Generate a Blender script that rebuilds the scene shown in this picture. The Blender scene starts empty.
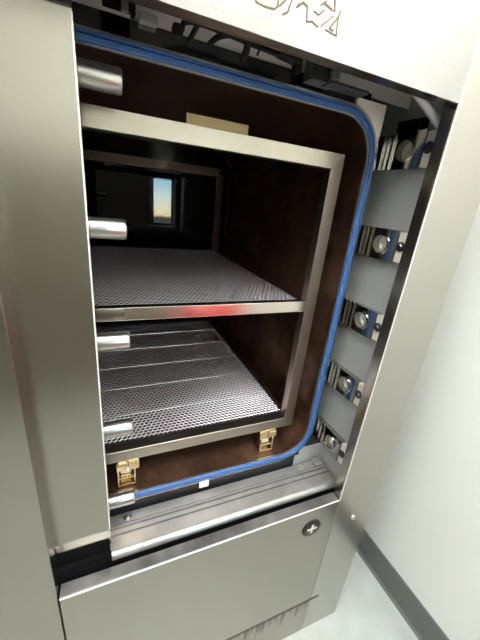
import bpy, bmesh, math, random
from mathutils import Vector, Matrix, Euler
random.seed(4)
scn = bpy.context.scene
COL = scn.collection

# ------------------------------------------------------------------ materials
def new_mat(name):
    m = bpy.data.materials.new(name); m.use_nodes = True
    nt = m.node_tree
    return m, nt, nt.nodes['Principled BSDF']

def simple(name, col, rough=.5, metal=0., spec=.5, noise=0., nscale=20., bump=0.):
    m, nt, b = new_mat(name)
    b.inputs['Base Color'].default_value = (*col, 1)
    b.inputs['Roughness'].default_value = rough
    b.inputs['Metallic'].default_value = metal
    b.inputs['Specular IOR Level'].default_value = spec
    if noise or bump:
        tc = nt.nodes.new('ShaderNodeTexCoord'); n = nt.nodes.new('ShaderNodeTexNoise')
        n.inputs['Scale'].default_value = nscale; n.inputs['Detail'].default_value = 5
        nt.links.new(tc.outputs['Object'], n.inputs['Vector'])
        if noise:
            r = nt.nodes.new('ShaderNodeValToRGB')
            r.color_ramp.elements[0].position = .3; r.color_ramp.elements[1].position = .7
            r.color_ramp.elements[0].color = (*[c*(1-noise) for c in col], 1)
            r.color_ramp.elements[1].color = (*[min(1, c*(1+noise)) for c in col], 1)
            nt.links.new(n.outputs['Fac'], r.inputs['Fac']); nt.links.new(r.outputs['Color'], b.inputs['Base Color'])
        if bump:
            u = nt.nodes.new('ShaderNodeBump'); u.inputs['Strength'].default_value = bump; u.inputs['Distance'].default_value = .002
            nt.links.new(n.outputs['Fac'], u.inputs['Height']); nt.links.new(u.outputs['Normal'], b.inputs['Normal'])
    return m

def steel(name, col=(.60, .58, .53), rough=.3, stretch=(2., 60., 160.), rvar=.08, cvar=.06, wear=0., metal=1.):
    """brushed stainless steel: fine streaks along the local X axis"""
    m, nt, b = new_mat(name)
    b.inputs['Metallic'].default_value = metal
    tc = nt.nodes.new('ShaderNodeTexCoord'); mp = nt.nodes.new('ShaderNodeMapping')
    mp.inputs['Scale'].default_value = stretch
    n = nt.nodes.new('ShaderNodeTexNoise'); n.inputs['Scale'].default_value = 3.; n.inputs['Detail'].default_value = 6.
    nt.links.new(tc.outputs['Object'], mp.inputs['Vector']); nt.links.new(mp.outputs['Vector'], n.inputs['Vector'])
    mr = nt.nodes.new('ShaderNodeMapRange')
    mr.inputs['To Min'].default_value = max(.02, rough-rvar); mr.inputs['To Max'].default_value = rough+rvar
    nt.links.new(n.outputs['Fac'], mr.inputs['Value']); nt.links.new(mr.outputs['Result'], b.inputs['Roughness'])
    r = nt.nodes.new('ShaderNodeValToRGB')
    r.color_ramp.elements[0].position = .3; r.color_ramp.elements[1].position = .7
    r.color_ramp.elements[0].color = (*[c*(1-cvar) for c in col], 1)
    r.color_ramp.elements[1].color = (*[min(1, c*(1+cvar)) for c in col], 1)
    nt.links.new(n.outputs['Fac'], r.inputs['Fac'])
    out = r.outputs['Color']
    if wear:
        n2 = nt.nodes.new('ShaderNodeTexNoise'); n2.inputs['Scale'].default_value = 9.; n2.inputs['Detail'].default_value = 8.
        nt.links.new(tc.outputs['Object'], n2.inputs['Vector'])
        r2 = nt.nodes.new('ShaderNodeValToRGB')
        r2.color_ramp.elements[0].position = .42; r2.color_ramp.elements[1].position = .6
        r2.color_ramp.elements[0].color = (1-wear, 1-wear, 1-wear, 1); r2.color_ramp.elements[1].color = (1, 1, 1, 1)
        nt.links.new(n2.outputs['Fac'], r2.inputs['Fac'])
        mx = nt.nodes.new('ShaderNodeMix'); mx.data_type = 'RGBA'; mx.blend_type = 'MULTIPLY'
        mx.inputs['Factor'].default_value = 1
        nt.links.new(out, mx.inputs['A']); nt.links.new(r2.outputs['Color'], mx.inputs['B'])
        out = mx.outputs['Result']
    nt.links.new(out, b.inputs['Base Color'])
    return m

def stained(name, a, c, rough=.34, metal=.85, scale=(1, 1, 1)):
    """heat-stained brown chamber steel"""
    m, nt, b = new_mat(name)
    b.inputs['Metallic'].default_value = metal
    tc = nt.nodes.new('ShaderNodeTexCoord'); mp = nt.nodes.new('ShaderNodeMapping'); mp.inputs['Scale'].default_value = scale
    n = nt.nodes.new('ShaderNodeTexNoise'); n.inputs['Scale'].default_value = 7.; n.inputs['Detail'].default_value = 8.; n.inputs['Roughness'].default_value = .65
    nt.links.new(tc.outputs['Object'], mp.inputs['Vector']); nt.links.new(mp.outputs['Vector'], n.inputs['Vector'])
    r = nt.nodes.new('ShaderNodeValToRGB')
    r.color_ramp.elements[0].position = .33; r.color_ramp.elements[1].position = .68
    r.color_ramp.elements[0].color = (*a, 1); r.color_ramp.elements[1].color = (*c, 1)
    nt.links.new(n.outputs['Fac'], r.inputs['Fac']); nt.links.new(r.outputs['Color'], b.inputs['Base Color'])
    mr = nt.nodes.new('ShaderNodeMapRange'); mr.inputs['To Min'].default_value = rough-.1; mr.inputs['To Max'].default_value = rough+.1
    nt.links.new(n.outputs['Fac'], mr.inputs['Value']); nt.links.new(mr.outputs['Result'], b.inputs['Roughness'])
    return m

def emis(name, col, s):
    m = bpy.data.materials.new(name); m.use_nodes = True; nt = m.node_tree
    b = nt.nodes['Principled BSDF']; b.inputs['Base Color'].default_value = (*col, 1)
    b.inputs['Emission Color'].default_value = (*col, 1); b.inputs['Emission Strength'].default_value = s
    return m

STEEL = steel('brushed_steel', (.352, .334, .290), .25, (2., 60., 160.), .012, .008)
STEEL_V = steel('brushed_steel_upright', (.352, .334, .290), .25, (160., 60., 2.), .012, .008)
STEEL_UP = steel('brushed_fascia_steel', (.385, .38, .368), .27, (2., 60., 160.), .012, .008)
STEEL_COL = steel('brushed_column_steel', (.46, .443, .40), .25, (160., 60., 2.), .012, .008)
STEEL_RACK = steel('rack_steel', (.37, .335, .285), .3, (2., 90., 140.), .05, .04)
STEEL_SMOOTH = steel('smooth_bar_steel', (.66, .62, .55), .17, (2., 90., 140.), .03, .03)
STEEL_RACK_V = steel('rack_steel_upright', (.40, .335, .275), .3, (140., 90., 2.), .05, .04)
STEEL_WORN = steel('worn_steel', (.47, .46, .445), .34, (1.2, 90., 90.), .08, .08, .25, .65)
STEEL_SILL = steel('scuffed_sill_steel', (.34, .335, .325), .38, (8., 8., 8.), .1, .2, .3, .85)
STEEL_MESH = simple('mesh_steel', (.54, .515, .54), .34, .75)
POLISHED = simple('polished_steel', (.62, .60, .56), .08, 1.)
MIRROR = simple('mirror_steel', (.50, .485, .45), .13, 1.)
FLANGE = simple('flange_steel', (.36, .36, .37), .12, 1., noise=.1, nscale=5)
BOLT = steel('bolt_steel', (.45, .44, .41), .3, (80., 3., 3.), .06, .05)
RIM = simple('rim_steel', (.6, .58, .54), .3, 1.)
BRASS = simple('gilded_steel', (.62, .51, .33), .24, 1., noise=.2, nscale=30)
GASKET = simple('blue_silicone', (.04, .125, .35), .42, 0., .5)
GASKET_D = simple('blue_silicone_groove', (.03, .07, .2), .5)
BROWN = stained('stained_steel', (.07, .034, .021), (.32, .175, .11), .34, .82)
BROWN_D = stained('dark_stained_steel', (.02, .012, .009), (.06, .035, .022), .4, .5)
SLIDE = simple('dull_gilded_steel', (.17, .125, .07), .35, 1.)
REAR = simple('rear_black_glass', (.0015, .0015, .002), .025, 0., .11)
GREY = simple('grey_enamel', (.34, .352, .345), .5, 0., .4)
DARK = simple('dark_cavity_steel', (.02, .02, .021), .5, .3)
BLACK = simple('black_rubber_and_shade', (.004, .004, .0045), .75, 0., .06)  # black parts, and the painted shade along the rail front
CABLE = simple('black_cable', (.006, .006, .007), .55, 0., .25)
CREAM = simple('cream_enamel', (.74, .71, .62), .35, 0., .5)
GOLD = simple('gold_print', (.095, .07, .028), .5, 0., noise=.3, nscale=120)
PALEGOLD = simple('pale_gold_print', (.62, .51, .28), .5, 0.)
BUTTON = simple('bronze_disc', (.022, .017, .014), .35, .4)
WHITE = simple('white_print', (.62, .59, .53), .5)
TAPE = simple('cream_tab', (.82, .80, .72), .5)
WALL = simple('painted_wall', (.80, .83, .79), .55, 0., .35, noise=.015, nscale=3, bump=.04)
CEIL = simple('ceiling_white', (.8, .8, .78), .8, noise=.03, nscale=40)
FLOOR = simple('vinyl_floor', (.42, .455, .435), .35, 0., .4, noise=.07, nscale=14)
BASEB = simple('grey_rubber_cove', (.14, .15, .145), .5, 0., .4)
FRAME = simple('window_frame_paint', (.05, .05, .05), .5)
LAMP = emis('lamp_diffuser', (1., .985, .95), 17.)
WALL_F = simple('olive_wall', (.17, .165, .135), .6, 0., .3)
RED = simple('red_plastic', (.75, .02, .015), .35)
GLASS, _nt, _b = new_mat('window_glass')
_b.inputs['Transmission Weight'].default_value = 1; _b.inputs['Roughness'].default_value = 0; _b.inputs['IOR'].default_value = 1.0
GRIME, nt, b = new_mat('kick_grime')
# steel with brown drips and dirt below the seam
b.inputs['Metallic'].default_value = 1; b.inputs['Roughness'].default_value = .32
tc = nt.nodes.new('ShaderNodeTexCoord'); mp = nt.nodes.new('ShaderNodeMapping'); mp.inputs['Scale'].default_value = (46, 1, 5.0)
n = nt.nodes.new('ShaderNodeTexNoise'); n.inputs['Scale'].default_value = 1.6; n.inputs['Detail'].default_value = 4
nt.links.new(tc.outputs['Object'], mp.inputs['Vector']); nt.links.new(mp.outputs['Vector'], n.inputs['Vector'])
sp = nt.nodes.new('ShaderNodeSeparateXYZ'); nt.links.new(tc.outputs['Object'], sp.inputs['Vector'])
mz = nt.nodes.new('ShaderNodeMapRange'); mz.inputs['From Min'].default_value = -.02; mz.inputs['From Max'].default_value = .095
mz.inputs['To Min'].default_value = 0; mz.inputs['To Max'].default_value = .42
nt.links.new(sp.outputs['Z'], mz.inputs['Value'])
ad = nt.nodes.new('ShaderNodeMath'); ad.operation = 'ADD'; nt.links.new(n.outputs['Fac'], ad.inputs[0]); nt.links.new(mz.outputs['Result'], ad.inputs[1])
r = nt.nodes.new('ShaderNodeValToRGB'); r.color_ramp.elements[0].position = .72; r.color_ramp.elements[1].position = 1.05
r.color_ramp.elements[0].color = (.352, .334, .290, 1); r.color_ramp.elements[1].color = (.10, .07, .055, 1)
nt.links.new(ad.outputs[0], r.inputs['Fac']); nt.links.new(r.outputs['Color'], b.inputs['Base Color'])

# ------------------------------------------------------------------ helpers
def link(name, bm, mat, parent=None, smooth=False, recalc=True):
    if recalc: bmesh.ops.recalc_face_normals(bm, faces=bm.faces)
    vs = [v.co for v in bm.verts]
    lo = Vector([min(v[i] for v in vs) for i in range(3)]); hi = Vector([max(v[i] for v in vs) for i in range(3)])
    c = (lo+hi)/2
    for v in bm.verts: v.co -= c
    me = bpy.data.meshes.new(name); bm.to_mesh(me); bm.free()
    mats = mat if isinstance(mat, (list, tuple)) else [mat]
    for m in mats: me.materials.append(m)
    if smooth:
        for p in me.polygons: p.use_smooth = True
        try: me.set_sharp_from_angle(angle=math.radians(38))
        except Exception: pass
    o = bpy.data.objects.new(name, me); COL.objects.link(o)
    o.location = c
    if parent is not None:
        o.parent = parent; o.location = c - wloc(parent)
    return o

def wloc(o):
    v = Vector(o.location)
    while o.parent is not None:
        o = o.parent; v += Vector(o.location)
    return v

def thing(name, label, cat, loc, group=None):
    o = bpy.data.objects.new(name, None); COL.objects.link(o)
    o.location = loc; o.empty_display_size = .05
    o['label'] = label; o['category'] = cat
    if group: o['group'] = group
    return o

def struct(name, bm, mat, parent=None):
    o = link(name, bm, mat, parent); o['kind'] = 'structure'; return o

def B(*dims, bevel=0., bm=None, seg=2):
    """boxes: each (x0,x1,y0,y1,z0,z1)"""
    bm = bm or bmesh.new()
    for x0, x1, y0, y1, z0, z1 in dims:
        t = bmesh.new()
        vs = [t.verts.new((x, y, z)) for x in (x0, x1) for y in (y0, y1) for z in (z0, z1)]
        for f in ((0,1,3,2),(4,6,7,5),(0,4,5,1),(2,3,7,6),(0,2,6,4),(1,5,7,3)): t.faces.new([vs[i] for i in f])
        if bevel: bmesh.ops.bevel(t, geom=list(t.edges), offset=bevel, segments=seg, affect='EDGES', profile=.5)
        merge(bm, t)
    return bm

def merge(bm, t, mat=None):
    if mat:
        bmesh.ops.transform(t, matrix=mat, verts=t.verts)
    m = {}
    for v in t.verts: m[v] = bm.verts.new(v.co)
    for f in t.faces:
        try:
            g = bm.faces.new([m[v] for v in f.verts]); g.material_index = f.material_index
        except ValueError: pass
    t.free(); return bm

def extrude_x(profile, x0, x1, bm=None, caps=True):
    """closed profile of (y,z) run along X"""
    bm = bm or bmesh.new()
    a = [bm.verts.new((x0, y, z)) for y, z in profile]; c = [bm.verts.new((x1, y, z)) for y, z in profile]
    n = len(profile)
    for i in range(n): bm.faces.new((a[i], a[(i+1) % n], c[(i+1) % n], c[i]))
    if caps: bm.faces.new(a); bm.faces.new(c[::-1])
    return bm

def lathe(profile, origin, axis, seg=32, bm=None):
    """profile of (distance along axis, radius)"""
    bm = bm or bmesh.new()
    ax = Vector(axis).normalized(); u = ax.orthogonal().normalized(); w = ax.cross(u); O = Vector(origin)
    rings = []
    for d, r in profile:
        if r < 1e-6: rings.append([bm.verts.new(O+ax*d)])
        else: rings.append([bm.verts.new(O+ax*d+(u*math.cos(2*math.pi*k/seg)+w*math.sin(2*math.pi*k/seg))*r) for k in range(seg)])
    for a, c in zip(rings, rings[1:]):
        for k in range(seg):
            k2 = (k+1) % seg
            if len(a) == 1 and len(c) == 1: continue
            if len(a) == 1: bm.faces.new((a[0], c[k2], c[k]))
            elif len(c) == 1: bm.faces.new((a[k], a[k2], c[0]))
            else: bm.faces.new((a[k], a[k2], c[k2], c[k]))
    return bm

def smooth_path(pts, n=6):
    P = [Vector(p) for p in pts]
    if len(P) < 3: return P
    out = []
    for i in range(len(P)-1):
        p0 = P[max(i-1, 0)]; p1 = P[i]; p2 = P[i+1]; p3 = P[min(i+2, len(P)-1)]
        for k in range(n):
            t = k/n
            out.append(.5*((2*p1)+(p2-p0)*t+(2*p0-5*p1+4*p2-p3)*t*t+(3*p1-p0-3*p2+p3)*t**3))
    out.append(P[-1]); return out

def tube(pts, r, seg=10, bm=None, smooth=True):
    bm = bm or bmesh.new()
    P = smooth_path(pts) if smooth else [Vector(p) for p in pts]
    rings = []; prev = None
    for i, p in enumerate(P):
        t = (P[min(i+1, len(P)-1)]-P[max(i-1, 0)]).normalized()
        u = t.orthogonal().normalized() if prev is None else (prev-t*prev.dot(t)).normalized()
        prev = u; w = t.cross(u)
        rings.append([bm.verts.new(p+(u*math.cos(2*math.pi*k/seg)+w*math.sin(2*math.pi*k/seg))*r) for k in range(seg)])
    for a, c in zip(rings, rings[1:]):
        for k in range(seg): bm.faces.new((a[k], a[(k+1) % seg], c[(k+1) % seg], c[k]))
    bm.faces.new(rings[0]); bm.faces.new(rings[-1][::-1])
    return bm

def ring_sweep(x0, x1, z0, z1, rad, profile, seg=14, bm=None):
    """sweep a closed profile of (outward offset, y) round a rounded rectangle in XZ"""
    bm = bm or bmesh.new()
    path = []
    for cx, cz, a0 in ((x1-rad, z1-rad, 0), (x0+rad, z1-rad, 90), (x0+rad, z0+rad, 180), (x1-rad, z0+rad, 270)):
        for k in range(seg+1):
            a = math.radians(a0+90*k/seg); path.append((cx, cz, math.cos(a), math.sin(a)))
    loops = [[bm.verts.new((cx+c*(rad+o), y, cz+s*(rad+o))) for o, y in profile] for cx, cz, c, s in path]
    n = len(profile)
    for i in range(len(loops)):
        a = loops[i]; d = loops[(i+1) % len(loops)]
        for k in range(n): bm.faces.new((a[k], a[(k+1) % n], d[(k+1) % n], d[k]))
    return bm

# ------------------------------------------------------------------ room
RX, RY0, RY1, RX0, RZ = 1.258, -2.0, 1.5, -2.3, 2.62
struct('floor', B((RX0-.1, RX+.1, RY0-.1, RY1+.1, -.1, 0)), FLOOR)
struct('ceiling', B((RX0-.1, RX+.1, RY0-.1, RY1+.1, RZ, RZ+.1)), CEIL)
struct('wall_right', B((RX, RX+.1, RY0-.1, RY1+.1, 0, RZ)), WALL)
struct('wall_left', B((RX0-.1, RX0, RY0-.1, RY1+.1, 0, RZ)), WALL_F)
struct('wall_back', B((RX0, RX, RY1, RY1+.1, 0, RZ)), WALL)
WX0, WX1, WZ0, WZ1 = .878, 1.155, 1.02, 1.62
struct('wall_front', B((RX0, WX0, RY0-.1, RY0, 0, RZ), (WX1, RX, RY0-.1, RY0, 0, RZ), (WX0, WX1, RY0-.1, RY0, 0, WZ0), (WX0, WX1, RY0-.1, RY0, WZ1, RZ)), WALL)
wn = struct('window_1', B((WX0, WX0+.02, RY0-.07, RY0-.03, WZ0, WZ1), (WX1-.02, WX1, RY0-.07, RY0-.03, WZ0, WZ1), (WX0+.02, WX1-.02, RY0-.07, RY0-.03, WZ0, WZ0+.02), (WX0+.02, WX1-.02, RY0-.07, RY0-.03, WZ1-.02, WZ1)), FRAME)
struct('window_pane', B((WX0+.02, WX1-.02, RY0-.052, RY0-.048, WZ0+.02, WZ1-.02)), GLASS, wn)
zb = .131
prof = [(RX, 0), (RX, zb), (RX-.004, zb), (RX-.006, zb-.004), (RX-.006, .012), (RX-.014, 0)]
bm = bmesh.new()
a = [bm.verts.new((x, RY0, z)) for x, z in prof]; c = [bm.verts.new((x, RY1, z)) for x, z in prof]
for i in range(len(prof)): bm.faces.new((a[i], a[(i+1) % len(prof)], c[(i+1) % len(prof)], c[i]))
bm.faces.new(a); bm.faces.new(c[::-1])
struct('baseboard_right', bm, BASEB)

def ceiling_light(x, y, label, lx=.6, ly=1.2):
    t = thing('ceiling_light', label, 'ceiling light', (x, y, RZ), 'ceiling lights')
    w = .03; X0, X1, Y0, Y1 = x-lx/2, x+lx/2, y-ly/2, y+ly/2
    link('frame', B((X0, X1, Y0, Y0+w, RZ-.03, RZ), (X0, X1, Y1-w, Y1, RZ-.03, RZ), (X0, X0+w, Y0+w, Y1-w, RZ-.03, RZ), (X1-w, X1, Y0+w, Y1-w, RZ-.03, RZ)), CEIL, t)
    link('diffuser', B((X0+w, X1-w, Y0+w, Y1-w, RZ-.022, RZ-.012)), LAMP, t)
ceiling_light(.86, -.78, 'recessed ceiling light panel in front of the sterilizer, nearest the right wall')
ceiling_light(.10, -.78, 'recessed ceiling light panel in front of the sterilizer, middle of the row')
ceiling_light(-1.3, -.78, 'recessed ceiling light panel nearest the left wall')

# ------------------------------------------------------------------ steriliser body
ST = thing('steam_sterilizer', 'stainless steel steam sterilizer with its sliding door open', 'sterilizer', (.2, .55, 0))
def part(name, bm, mat, parent=ST, smooth=False): return link(name, bm, mat, parent, smooth)
XL, XR, XO = .124, .841, .996
ZP, ZU, ZT = .666, 1.647, 2.05
LX = -.75
Y1 = 1.2
# outer casing: sides, back, top, plinth
part('casing', B((XO-.004, XO, .004, Y1, 0, ZT-.004), (LX, LX+.004, .004, Y1, 0, ZT-.004), (LX, XO, Y1, Y1+.004, 0, ZT-.004), (LX, XO, .004, Y1+.004, ZT-.004, ZT)), STEEL_V)
# upper fascia with its folded lip
up = part('upper_panel', B((XL+.002, XR-.0004, 0, .003, ZU, ZT), (XL+.002, XR-.001, .003, .024, ZU, ZU+.003)), STEEL_UP)
# emblem strokes on the upper fascia
STROKES = [[(.559,1.701),(.557,1.689),(.559,1.674),(.549,1.675),(.54,1.676)],[(.549,1.693),(.532,1.678)],[(.557,1.694),(.546,1.679),(.552,1.678)],[(.493,1.688),(.5,1.694),(.507,1.692),(.509,1.677),(.517,1.679),(.527,1.676)],[(.518,1.69),(.526,1.688),(.533,1.695)],[(.526,1.698),(.535,1.705)],[(.532,1.702),(.54,1.7),(.546,1.698)],[(.547,1.712),(.55,1.698)],[(.434,1.684),(.434,1.679),(.435,1.677),(.446,1.676),(.46,1.677),(.464,1.68),(.464,1.687)],[(.475,1.69),(.467,1.682)],[(.484,1.693),(.481,1.685),(.48,1.679),(.473,1.675)],[(.494,1.691),(.492,1.687)]]
FILLS = [[(.434,1.686),(.434,1.679),(.435,1.677),(.446,1.676),(.46,1.677),(.464,1.68),(.464,1.687)],[(.503,1.700),(.507,1.696),(.52,1.697),(.52,1.704)]]
bm = bmesh.new()
for s in STROKES:
    for (xa, za), (xb, zb_) in zip(s, s[1:]):
        d = Vector((xb-xa, 0, zb_-za)); L = d.length; d /= L; nrm = Vector((-d.z, 0, d.x))
        w = random.uniform(.0007, .0013)
        q = []
        for yy in (-.0006, .0002):
            for sx, e in ((1, -1), (1, 1), (-1, 1), (-1, -1)):
                base = Vector((xa, yy, za)) if e < 0 else Vector((xb, yy, zb_))
                q.append(bm.verts.new(base+nrm*w*sx+d*e*.0006))
        for f in ((0,1,2,3),(4,5,6,7),(0,1,5,4),(1,2,6,5),(2,3,7,6),(3,0,4,7)): bm.faces.new([q[i] for i in f])
link('emblem_outline', bm, GOLD, up)
for s in FILLS:
    bm = bmesh.new()
    a = [bm.verts.new((x, -.0003, z)) for x, z in s]; c = [bm.verts.new((x, .0002, z)) for x, z in s]
    bm.faces.new(a); bm.faces.new(c[::-1])
    for i in range(len(s)): bm.faces.new((a[i], a[(i+1) % len(s)], c[(i+1) % len(s)], c[i]))
    link('emblem_fill', bm, PALEGOLD, up)
# right column: sheet with folded return
rc = part('right_column', B((XR, XO, 0, .003, 0, ZT-.002), (XR, XR+.003, .003, .030, ZP-.02, ZU+.02), bevel=.0016), STEEL_COL)
link('screw', lathe([(0, .0085), (.003, .008), (.005, .005), (.0055, 0)], (.921, 0, .562), (0, -1, 0), 20), RIM, rc, True)
link('edge_highlight', B((XR-.0006, XR+.0018, -.0006, .0022, ZP+.001, ZT-.01), bevel=.0007), simple('edge_highlight_steel', (.85, .83, .78), .35, .4), rc)  # pale bar painting the bright highlight along the column fold
# left fascia: sheet with folded return
part('left_column', B((LX, XL, 0, .003, 0, ZT-.002), (XL-.003, XL, .003, .04, ZP-.06, ZT-.01), bevel=.0008), STEEL_V)
# lower fascia, folded top strip
lp = part('lower_panel', B((XL+.003, XR-.002, .0, .003, .19, ZP), bevel=.0012, seg=3), STEEL)
link('edge_highlight', B((XL+.003, XR-.002, -.0006, .0022, ZP-.0024, ZP+.0006), bevel=.0008), bpy.data.materials['edge_highlight_steel'], lp)  # bevel highlight of the top fold, put into a pale bar
link('sill_strip', B((XL+.003, XR-.002, .0031, .030, ZP-.003, ZP-.0004), (XL+.003, XR-.002, .0275, .030, ZP-.05, ZP-.003), bevel=.0004), STEEL_SILL, lp)
bt = link('button', lathe([(-.001, .031), (.002, .031), (.0032, .029), (.0034, 0)], (.757, 0, .588), (0, -1, 0), 40), BUTTON, lp, True)
part('kick_plate', B((XL+.003, XR-.002, .001, .004, 0, .186)), GRIME)
part('kick_seam', B((.40, .876, -.001, .003, .1845, .1915), bevel=.0008), simple('seam_dirt', (.045, .032, .026), .7))
# inner walls of the door recess
part('recess_side', B((.885, .889, .022, .34, .60, 1.78)), GREY)
part('recess_header', B((LX+.05, .885, .153, .156, 1.674, 1.78)), simple('pale_grey_enamel', (.72, .73, .70), .5))
part('recess_roof', B((LX+.05, .889, .03, .156, 1.78, 1.784)), GREY)
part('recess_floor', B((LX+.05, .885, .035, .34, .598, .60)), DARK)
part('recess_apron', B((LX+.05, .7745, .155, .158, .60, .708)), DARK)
part('recess_corner', B((.775, .885, .1555, .158, .60, .704), (.790, .885, .1555, .158, .704, .730)), GREY)

# ------------------------------------------------------------------ chamber, flange, gasket
CX0, CX1, CZ0, CZ1, CR = .03, .795, .736, 1.6335, .08
part('chamber', ring_sweep(CX0, CX1, CZ0, CZ1, CR, [(0, .152), (0, 1.06), (.006, 1.06), (.006, .152)]), BROWN, smooth=True)
part('chamber_lip', ring_sweep(CX0, CX1, CZ0, CZ1, CR, [(0, .1475), (0, .153), (.003, .153), (.003, .1475)]), RIM, smooth=True)
part('gasket', ring_sweep(CX0, CX1, CZ0, CZ1, CR, [(.0035, .152), (.0037, .1440), (.0050, .1425), (.0100, .1425), (.0110, .1435), (.0112, .1490), (.0130, .1490), (.0132, .1440), (.0140, .1430), (.0160, .1430), (.0170, .1440), (.0172, .152)]), GASKET, smooth=True)
part('flange', ring_sweep(CX0, CX1, CZ0, CZ1, CR, [(.003, .151), (.0035, .185), (.030, .185), (.030, .149), (.0225, .149), (.0225, .151)]), FLANGE, smooth=True)
part('flange_edge', ring_sweep(CX0, CX1, CZ0, CZ1, CR, [(.0190, .1480), (.0190, .1520), (.0218, .1520), (.0218, .1480)]), RIM, smooth=True)
part('flange_header', B((LX+.1, .772, .1495, .1525, CZ1+.026, 1.6795), bevel=.0008), FLANGE)
part('rear_door', B((CX0-.002, CX1+.002, 1.02, 1.03, CZ0-.002, CZ1+.002)), REAR)
bm = bmesh.new()
cpx, cpz, cpr = CX1-CR, CZ1-CR, CR+.0224
pts = [(cpx+cpr*math.cos(math.radians(t)), cpz+cpr*math.sin(math.radians(t))) for t in range(22, 79, 4)] + [(.735, 1.665), (.812, 1.665), (.812, 1.61)]
a = [bm.verts.new((x, .1435, z)) for x, z in pts]; c = [bm.verts.new((x, .1485, z)) for x, z in pts]
bm.faces.new(a); bm.faces.new(c[::-1])
for i in range(len(pts)): bm.faces.new((a[i], a[(i+1) % len(pts)], c[(i+1) % len(pts)], c[i]))
part('corner_plate', bm, simple('pale_cream_plate', (.86, .82, .72), .4))
part('tab', B((.457, .484, .1445, .1485, .689, .7105), bevel=.0006), TAPE)

# ------------------------------------------------------------------ latch blocks (receivers of the door bolts)
LZ = (1.586, 1.384, 1.184, .983, .771)
def latch(z, tilt):
    y0, y1, h, x0, x1 = .075, .2, .0365, .869, .885
    yc, r = .119, .0205
    bm = bmesh.new()
    # face with a round hole: fan of quads between the circle and the square frame
    N = 40
    def sq(a, ya, yb):
        c, s = math.cos(a), math.sin(a)
        ty = ((yb-yc) if c > 0 else (yc-ya))/max(abs(c), 1e-6); tz = h/max(abs(s), 1e-6)
        t = min(ty, tz); return yc+c*t, z+s*t
    ang = sorted([2*math.pi*k/N for k in range(N)] + [math.atan2(s*h, (yy-yc)) % (2*math.pi) for s in (-1, 1) for yy in (y0, .145)])
    out = [bm.verts.new((x0, *sq(a, y0, .145))) for a in ang]
    inn = [bm.verts.new((x0, yc+r*math.cos(a), z+r*math.sin(a))) for a in ang]
    dp = [bm.verts.new((x0+.0135, yc+r*.93*math.cos(a), z+r*.93*math.sin(a))) for a in ang]
    bk = [bm.verts.new((x1, v.co.y, v.co.z)) for v in out]
    n = len(ang)
    for i in range(n):
        j = (i+1) % n
        bm.faces.new((out[i], out[j], inn[j], inn[i])); bm.faces.new((inn[i], inn[j], dp[j], dp[i])); bm.faces.new((out[j], out[i], bk[i], bk[j]))
    bm.faces.new(bk)
    # ribbed rear half of the block
    y = .145
    for w, d in ((.008, .002), (.006, -.003), (.009, .001), (.005, -.003), (.010, .003), (.006, -.002), (.011, .001)):
        B((x0+d, x1, y, min(y+w, y1), z-h, z+h), bm=bm, bevel=.0007, seg=1); y += w
    blk = part('latch_block', bm, MIRROR)
    if tilt:
        blk.rotation_euler = (tilt, 0, 0)
    lathe_bm = lathe([(.0, r*.96), (.002, r*.95), (-.0015, r*.72), (-.0045, r*.45), (-.006, r*.2), (-.0063, 0)], (x0+.0125, yc, z), (1, 0, 0), 32)
    link('socket', lathe_bm, simple('socket_steel', (.74, .73, .68), .3, .35) if 'socket_steel' not in bpy.data.materials else bpy.data.materials['socket_steel'], blk, True)
    link('collar', lathe([(-.001, r*1.0), (-.0045, r*1.04), (-.0045, r*1.16), (-.001, r*1.24), (.001, r*1.24)], (x0, yc, z), (1, 0, 0), 40), POLISHED, blk, True)
    link('mounting_pad', B((.871, .885, .046, .073, z-h*.92, z+h*.92), bevel=.001), CREAM, blk)
    s = lathe([(0, .0085), (-.006, .0085), (-.008, .006), (-.008, .003), (-.0055, .003), (-.0055, 0)], (.871, .062, z+.002), (1, 0, 0), 6)
    lathe([(.0005, .0115), (-.002, .0115), (-.002, 0)], (.871, .062, z+.002), (1, 0, 0), 24, s)
    link('screw', s, simple('dark_screw', (.12, .12, .12), .3, 1.) if 'dark_screw' not in bpy.data.materials else bpy.data.materials['dark_screw'], blk, True)
for z in LZ: latch(z, 0)
# cap on the topmost latch and the strut above it
part('latch_switch', B((.872, .885, .115, .160, 1.626, 1.648), (.868, .884, .088, .108, 1.628, 1.646), bevel=.001), BLACK)
part('strut', tube([(.79, .06, 1.672), (.868, .048, 1.625)], .0085, 16, smooth=False), simple('grey_pipe', (.62, .63, .61), .4, .3), smooth=True)

# ------------------------------------------------------------------ sliding door with locking bolts
XD = .228
dprof = [(.062, 1.652), (.0405, 1.634), (.04, 1.631), (.04, .772), (.0405, .769), (.050, .716), (.0535, .716), (.0445, .7705), (.044, .773), (.044, 1.629), (.064, 1.646), (.07, 1.646), (.07, 1.652)]
door = part('sliding_door', extrude_x(dprof, LX+.06, XD), STEEL)
link('door_edge', B((XD-.003, XD, .0445, .075, .772, 1.626), bevel=.0006), RIM, door)
EDGE = bpy.data.materials['edge_highlight_steel']
link('edge_highlight', B((XD-.0018, XD+.0004, .0393, .0425, .774, 1.629), bevel=.0006), EDGE, door)  # glint down the door edge, painted as a thin pale bar
link('door_core', B((LX+.06, XD-.006, .07, .132, .712, 1.64)), DARK, door)
link('door_skirt', B((LX+.06, XD-.001, .0365, .044, .632, .700), (LX+.06, XD-.0035, .0441, .069, .685, .735)), BLACK, door)
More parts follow.
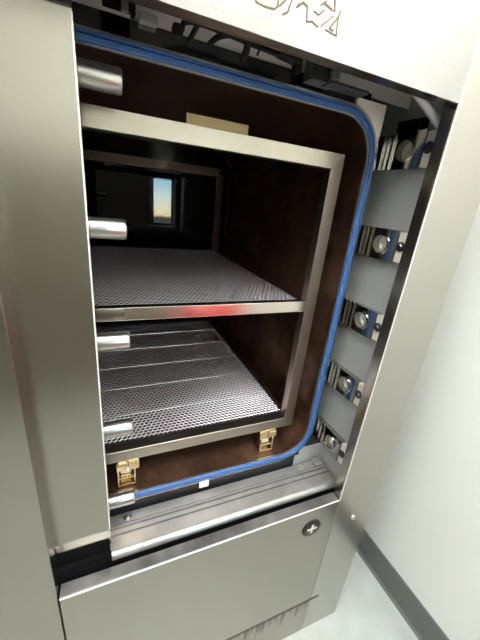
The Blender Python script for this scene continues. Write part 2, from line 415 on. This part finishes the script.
for z in (1.588, 1.385, 1.183, .981, .777):
    bm = lathe([(-.02, 0), (-.02, .0165), (.0, .0165), (.0515, .0165), (.0545, .0150), (.055, .0145), (.055, 0)], (XD-.0, .104, z), (1, 0, 0), 36)
    lathe([(-.008, .0165), (-.008, .022), (-.003, .022), (-.003, .0165)], (XD, .104, z), (1, 0, 0), 36, bm)
    link('locking_bolt', bm, BOLT, door, True)

# ------------------------------------------------------------------ door track
pr = [(.148, .640), (.148, .671), (.146, .673), (.120, .673), (.1195, .664), (.1165, .664), (.116, .676), (.111, .676), (.1105, .665), (.1085, .665), (.108, .672), (.0965, .672), (.096, .664), (.093, .664), (.0925, .671), (.066, .6715)]
pr += [(.060-.012*math.sin(math.radians(t)), .6595+.012*math.cos(math.radians(t))) for t in range(0, 91, 15)]
pr += [(.048, .61), (.148, .61)]
tr = part('door_track', extrude_x(pr, LX+.06, .872), STEEL_WORN)
for x in (.266, .789):
    bm = lathe([(0, .011), (.0012, .011), (.0012, .007), (.004, .0065), (.005, .004), (.0052, 0)], (x, .134, .673), (0, 0, 1), 20)
    link('track_screw', bm, RIM, tr, True)
link('track_shade_strip', B((LX+.06, .870, .0455, .0478, .605, .6575), bevel=.0005), BLACK, tr)  # black strip standing in for the shade below the rail's rolled front
link('end_stop', B((.835, .868, .118, .146, .673, .683), bevel=.002), STEEL_WORN, tr)

# ------------------------------------------------------------------ cables and fittings above the flange
def cab(*ps, r=.0035): return (ps, r)
bm = bmesh.new()
tube([(.366, .1, 1.666), (.370, .1, 1.676), (.392, .1, 1.680), (.438, .1, 1.678), (.47, .1, 1.676), (.52, .1, 1.6735), (.556, .1, 1.670)], .0038, 10, bm)
hose = part('cable_harness', bm, CABLE, smooth=True)
for nm, ps, r_ in (('cable_branch', [(.392, .1, 1.684), (.388, .11, 1.676), (.382, .125, 1.664)], .0038), ('cable_branch', [(.448, .1, 1.681), (.425, .108, 1.676), (.412, .12, 1.666)], .0042), ('cable_branch', [(.462, .1, 1.680), (.468, .1, 1.671), (.468, .115, 1.658)], .0055), ('cable_branch', [(.492, .1, 1.679), (.490, .11, 1.668)], .0018)):
    link(nm, tube(ps, r_, 10), CABLE, hose, True)
bm = lathe([(0, .0045), (.0, .007), (.03, .0075), (.03, .0085), (.042, .0085), (.042, 0)], (.522, .1, 1.6755), (1, 0, -.08), 20)
B((.553, .567, .093, .107, 1.656, 1.676), bm=bm, bevel=.002)
link('connector', bm, CABLE, hose, True)
link('connector', lathe([(0, .006), (.006, .0085), (.014, .0085), (.014, 0)], (.360, .1, 1.672), (0, .25, -1), 16), CABLE, hose, True)
bm = B((.262, .297, .09, .115, 1.670, 1.70), (.297, .303, .095, .110, 1.664, 1.70), bevel=.0015)
brk = part('hinge_bracket', bm, BLACK)
link('clip', B((.284, .293, .086, .090, 1.661, 1.682), bevel=.0008), RIM, brk)
part('junction_box', B((.312, .338, .135, .149, 1.676, 1.687), bevel=.0015), GREY)
bm = B((.598, .655, .110, .140, 1.660, 1.70), (.632, .722, .100, .128, 1.6575, 1.6632), bevel=.001)
gb = part('guide_bracket', bm, simple('gunmetal', (.09, .09, .09), .35, .8))
link('bolt_head', lathe([(0, .010), (-.007, .010), (-.008, .0085), (-.008, 0)], (.643, .110, 1.6735), (0, 1, 0), 6), RIM, gb)

# ------------------------------------------------------------------ loading rack inside the chamber
RK = thing('loading_rack', 'stainless steel loading rack with two perforated shelves inside the brown chamber', 'rack', (.43, .6, .735))
def rpart(name, bm, mat, parent=RK, smooth=False): return link(name, bm, mat, parent, smooth)
rx0, rx1, rz0, rz1, rw = .085, .760, .812, 1.568, .033
ry0, ry1 = .18, .205
def trap(name, pts, y0, y1, mat):
    """mitred bar: a trapezoid in XZ given depth in Y"""
    bm = bmesh.new()
    a = [bm.verts.new((x, y0, z)) for x, z in pts]; c = [bm.verts.new((x, y1, z)) for x, z in pts]
    bm.faces.new(a); bm.faces.new(c[::-1])
    for i in range(4): bm.faces.new((a[i], a[(i+1) % 4], c[(i+1) % 4], c[i]))
    bmesh.ops.bevel(bm, geom=list(bm.edges), offset=.0009, segments=1, affect='EDGES')
    return rpart(name, bm, mat)
def bar_frame(y0, y1, mh, mv):
    e = .0003
    trap('top_bar', [(rx0, rz1), (rx1, rz1), (rx1-rw, rz1-rw), (rx0+rw, rz1-rw)], y0, y1, mh)
    trap('bottom_bar', [(rx0, rz0), (rx1, rz0), (rx1-rw, rz0+rw), (rx0+rw, rz0+rw)], y0, y1, mh)
    trap('upright', [(rx1, rz1-e), (rx1, rz0+e), (rx1-rw, rz0+rw+e), (rx1-rw, rz1-rw-e)], y0, y1, mv)
    trap('upright', [(rx0, rz1-e), (rx0, rz0+e), (rx0+rw, rz0+rw+e), (rx0+rw, rz1-rw-e)], y0, y1, mv)
bar_frame(ry0, ry1, STEEL_RACK, STEEL_RACK_V)
rpart('middle_bar', B((rx0+rw, rx1-rw, ry0+.001, ry1-.004, 1.191, 1.220), bevel=.0012), STEEL_SMOOTH)
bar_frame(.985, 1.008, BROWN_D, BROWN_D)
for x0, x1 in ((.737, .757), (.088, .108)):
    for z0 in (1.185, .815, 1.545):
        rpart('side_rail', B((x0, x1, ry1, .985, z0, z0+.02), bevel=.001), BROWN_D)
# perforated shelf sheet: hexagonal cells with a hole each
def perforated(x0, x1, y0, y1, z, pitch=.0122, ratio=.76, pan=.136):
    bm = bmesh.new()
    px = pitch; py = pitch*.866; R = pitch/math.sqrt(3)
    nx = int((x1-x0)/px); ny = int((y1-y0)/py)
    cache = {}
    def V(x, y):
        k = (round(x*20000), round(y*20000))
        for dx in (-1, 0, 1):
            for dy in (-1, 0, 1):
                v = cache.get((k[0]+dx, k[1]+dy))
                if v: return v
        v = cache[k] = bm.verts.new((x, y, z)); return v
    for j in range(ny):
        for i in range(nx - (j % 2)):
            cx = x0+px*(i+.5+(.5 if j % 2 else 0)); cy = y0+py*(j+.5)
            o = [V(cx+R*math.sin(math.radians(60*k)), cy+R*math.cos(math.radians(60*k))) for k in range(6)]
            q = [bm.verts.new((cx+R*ratio*math.sin(math.radians(60*k)), cy+R*ratio*.9*math.cos(math.radians(60*k)), z-.0016)) for k in range(6)]
            for k in range(6):
                try: bm.faces.new((o[k], o[(k+1) % 6], q[(k+1) % 6], q[k]))
                except ValueError: pass
    return bm
SX0, SX1, SY0, SY1 = .112, .735, .2115, .982
def shelf(z, tray):
    sh = rpart('shelf', perforated(SX0, SX1, SY0, SY1, z), STEEL_MESH)
    link('shelf_rim', B((SX0-.002, SX1+.001, SY0-.004, SY0+.001, z-.012, z-.0005), (SX0-.002, SX1+.001, SY1-.001, SY1+.003, z-.012, z+.001), (SX0-.003, SX0+.001, SY0, SY1, z-.012, z+.001), (SX1-.002, SX1+.002, SY0, SY1, z-.012, z+.001)), DARK, sh)
    if tray:
        for y in (.318, .455, .590, .728, .866):
            link('seam', extrude_x([(y-.002, z-.001), (y-.0008, z+.0010), (y+.0008, z+.0010), (y+.002, z-.001)], SX0, SX1), BOLT, sh)
shelf(1.211, False)
shelf(.845, True)
# brass-coloured slide feet under the frame and a slide on its top
def foot(x, y):
    bm = B((x-.026, x+.026, y-.012, y+.03, .792, .812), bevel=.0015)
    B((x-.030, x-.004, y-.020, y-.010, .786, .806), (x-.001, x+.026, y-.020, y-.010, .786, .809), bm=bm, bevel=.0018)
    f = rpart('foot', bm, BRASS)
    s = B((x-.028, x+.016, y-.024, y+.03, .7395, .7455), (x-.028, x-.024, y-.024, y-.016, .7455, .788), (x+.012, x+.016, y-.024, y-.016, .7455, .788), (x-.024, x+.012, y-.023, y-.019, .764, .768), bevel=.0012)
    link('foot_cage', s, BRASS, f)
    w = lathe([(-.016, 0), (-.016, .021), (-.013, .0235), (.010, .0235), (.013, .021), (.013, 0)], (x-.006, y+.006, .7635), (1, 0, 0), 28)
    link('roller', w, BRASS, f, True)
for x in (.276, .677):
    foot(x, .193); foot(x, .96)
rpart('top_slide', B((.405, .535, .222, .226, 1.572, 1.594), (.33, .540, .207, .226, 1.5685, 1.573), bevel=.001), SLIDE)

# ------------------------------------------------------------------ plus sign printed on the button
cx, cz, a, w = .757, .588, .0165, .0035
for o in [B((cx-a, cx+a, -.0042, -.0030, cz-w, cz+w), (cx-w, cx+w, -.0042, -.0030, cz+w, cz+a), (cx-w, cx+w, -.0042, -.0030, cz-a, cz-w))]:
    link('plus_mark', o, WHITE, lp)

# ------------------------------------------------------------------ unseen red bin, added to give the rack's middle bar its red reflection
bin_ = thing('red_reflection_bin', 'unseen red plastic bin added for the red reflection in the rack middle bar', 'bin', (1.0, -1.25, 0))
link('body', B((.77, 1.14, -1.46, -1.10, 0, .70), bevel=.02), RED, bin_)
link('lid', B((.76, 1.15, -1.47, -1.09, .70, .76), bevel=.02), RED, bin_)

# ------------------------------------------------------------------ unseen cabinet behind the camera, added to darken the door sheet's reflection
cb = thing('reflection_cabinet', 'unseen olive grey cabinet with two doors, added to darken the reflection in the sliding door', 'cabinet', (-.35, -1.8, 0))
OLIVE = simple('olive_grey_enamel', (.19, .185, .15), .55)
link('body', B((-1.6, .80, RY0+.01, -1.62, .08, 1.62), (-1.58, .78, RY0+.01, -1.66, 0, .08), bevel=.004), OLIVE, cb)
for x0, x1, hx in ((-1.59, -.405, -.46), (-.395, .79, -.34)):
    d = link('door', B((x0, x1, -1.62, -1.60, .10, 1.60), bevel=.003), OLIVE, cb)
    link('handle', tube([(hx, -1.60, .95), (hx, -1.57, .95), (hx, -1.57, 1.10), (hx, -1.60, 1.10)], .006, 10, smooth=False), RIM, d, True)

# ------------------------------------------------------------------ sky outside the window
w = bpy.data.worlds.new('World'); scn.world = w; w.use_nodes = True
nt = w.node_tree; bg = nt.nodes['Background']
tc = nt.nodes.new('ShaderNodeTexCoord'); sp = nt.nodes.new('ShaderNodeSeparateXYZ'); nt.links.new(tc.outputs['Generated'], sp.inputs['Vector'])
mr = nt.nodes.new('ShaderNodeMapRange'); mr.inputs['From Min'].default_value = -.10; mr.inputs['From Max'].default_value = .05
nt.links.new(sp.outputs['Z'], mr.inputs['Value'])
r = nt.nodes.new('ShaderNodeValToRGB'); cr = r.color_ramp
cr.elements[0].position = .08; cr.elements[0].color = (.05, .06, .05, 1)
cr.elements[1].position = 1.; cr.elements[1].color = (.22, .5, .66, 1)
for p, c_ in ((.18, (.06, .06, .05, 1)), (.24, (.95, .82, .46, 1)), (.55, (.72, .86, .78, 1)), (.85, (.34, .62, .74, 1))):
    e = cr.elements.new(p); e.color = c_
nt.links.new(mr.outputs['Result'], r.inputs['Fac']); nt.links.new(r.outputs['Color'], bg.inputs['Color'])
bg.inputs['Strength'].default_value = 95.

# ------------------------------------------------------------------ camera
cam = bpy.data.cameras.new('camera'); co = bpy.data.objects.new('camera', cam); COL.objects.link(co)
co.location = (.24620, -.45892, 1.45)
co.rotation_euler = Euler((1.2005785, -.1001118, -.3956808), 'XYZ')
cam.sensor_fit = 'VERTICAL'; cam.sensor_height = 24.; cam.lens = 310.1246*24/640
cam.clip_start = .01
scn.camera = co
vs = scn.view_settings
vs.view_transform = 'Standard'; vs.look = 'None'; vs.gamma = 1; vs.use_curve_mapping = False
vs.exposure = .2
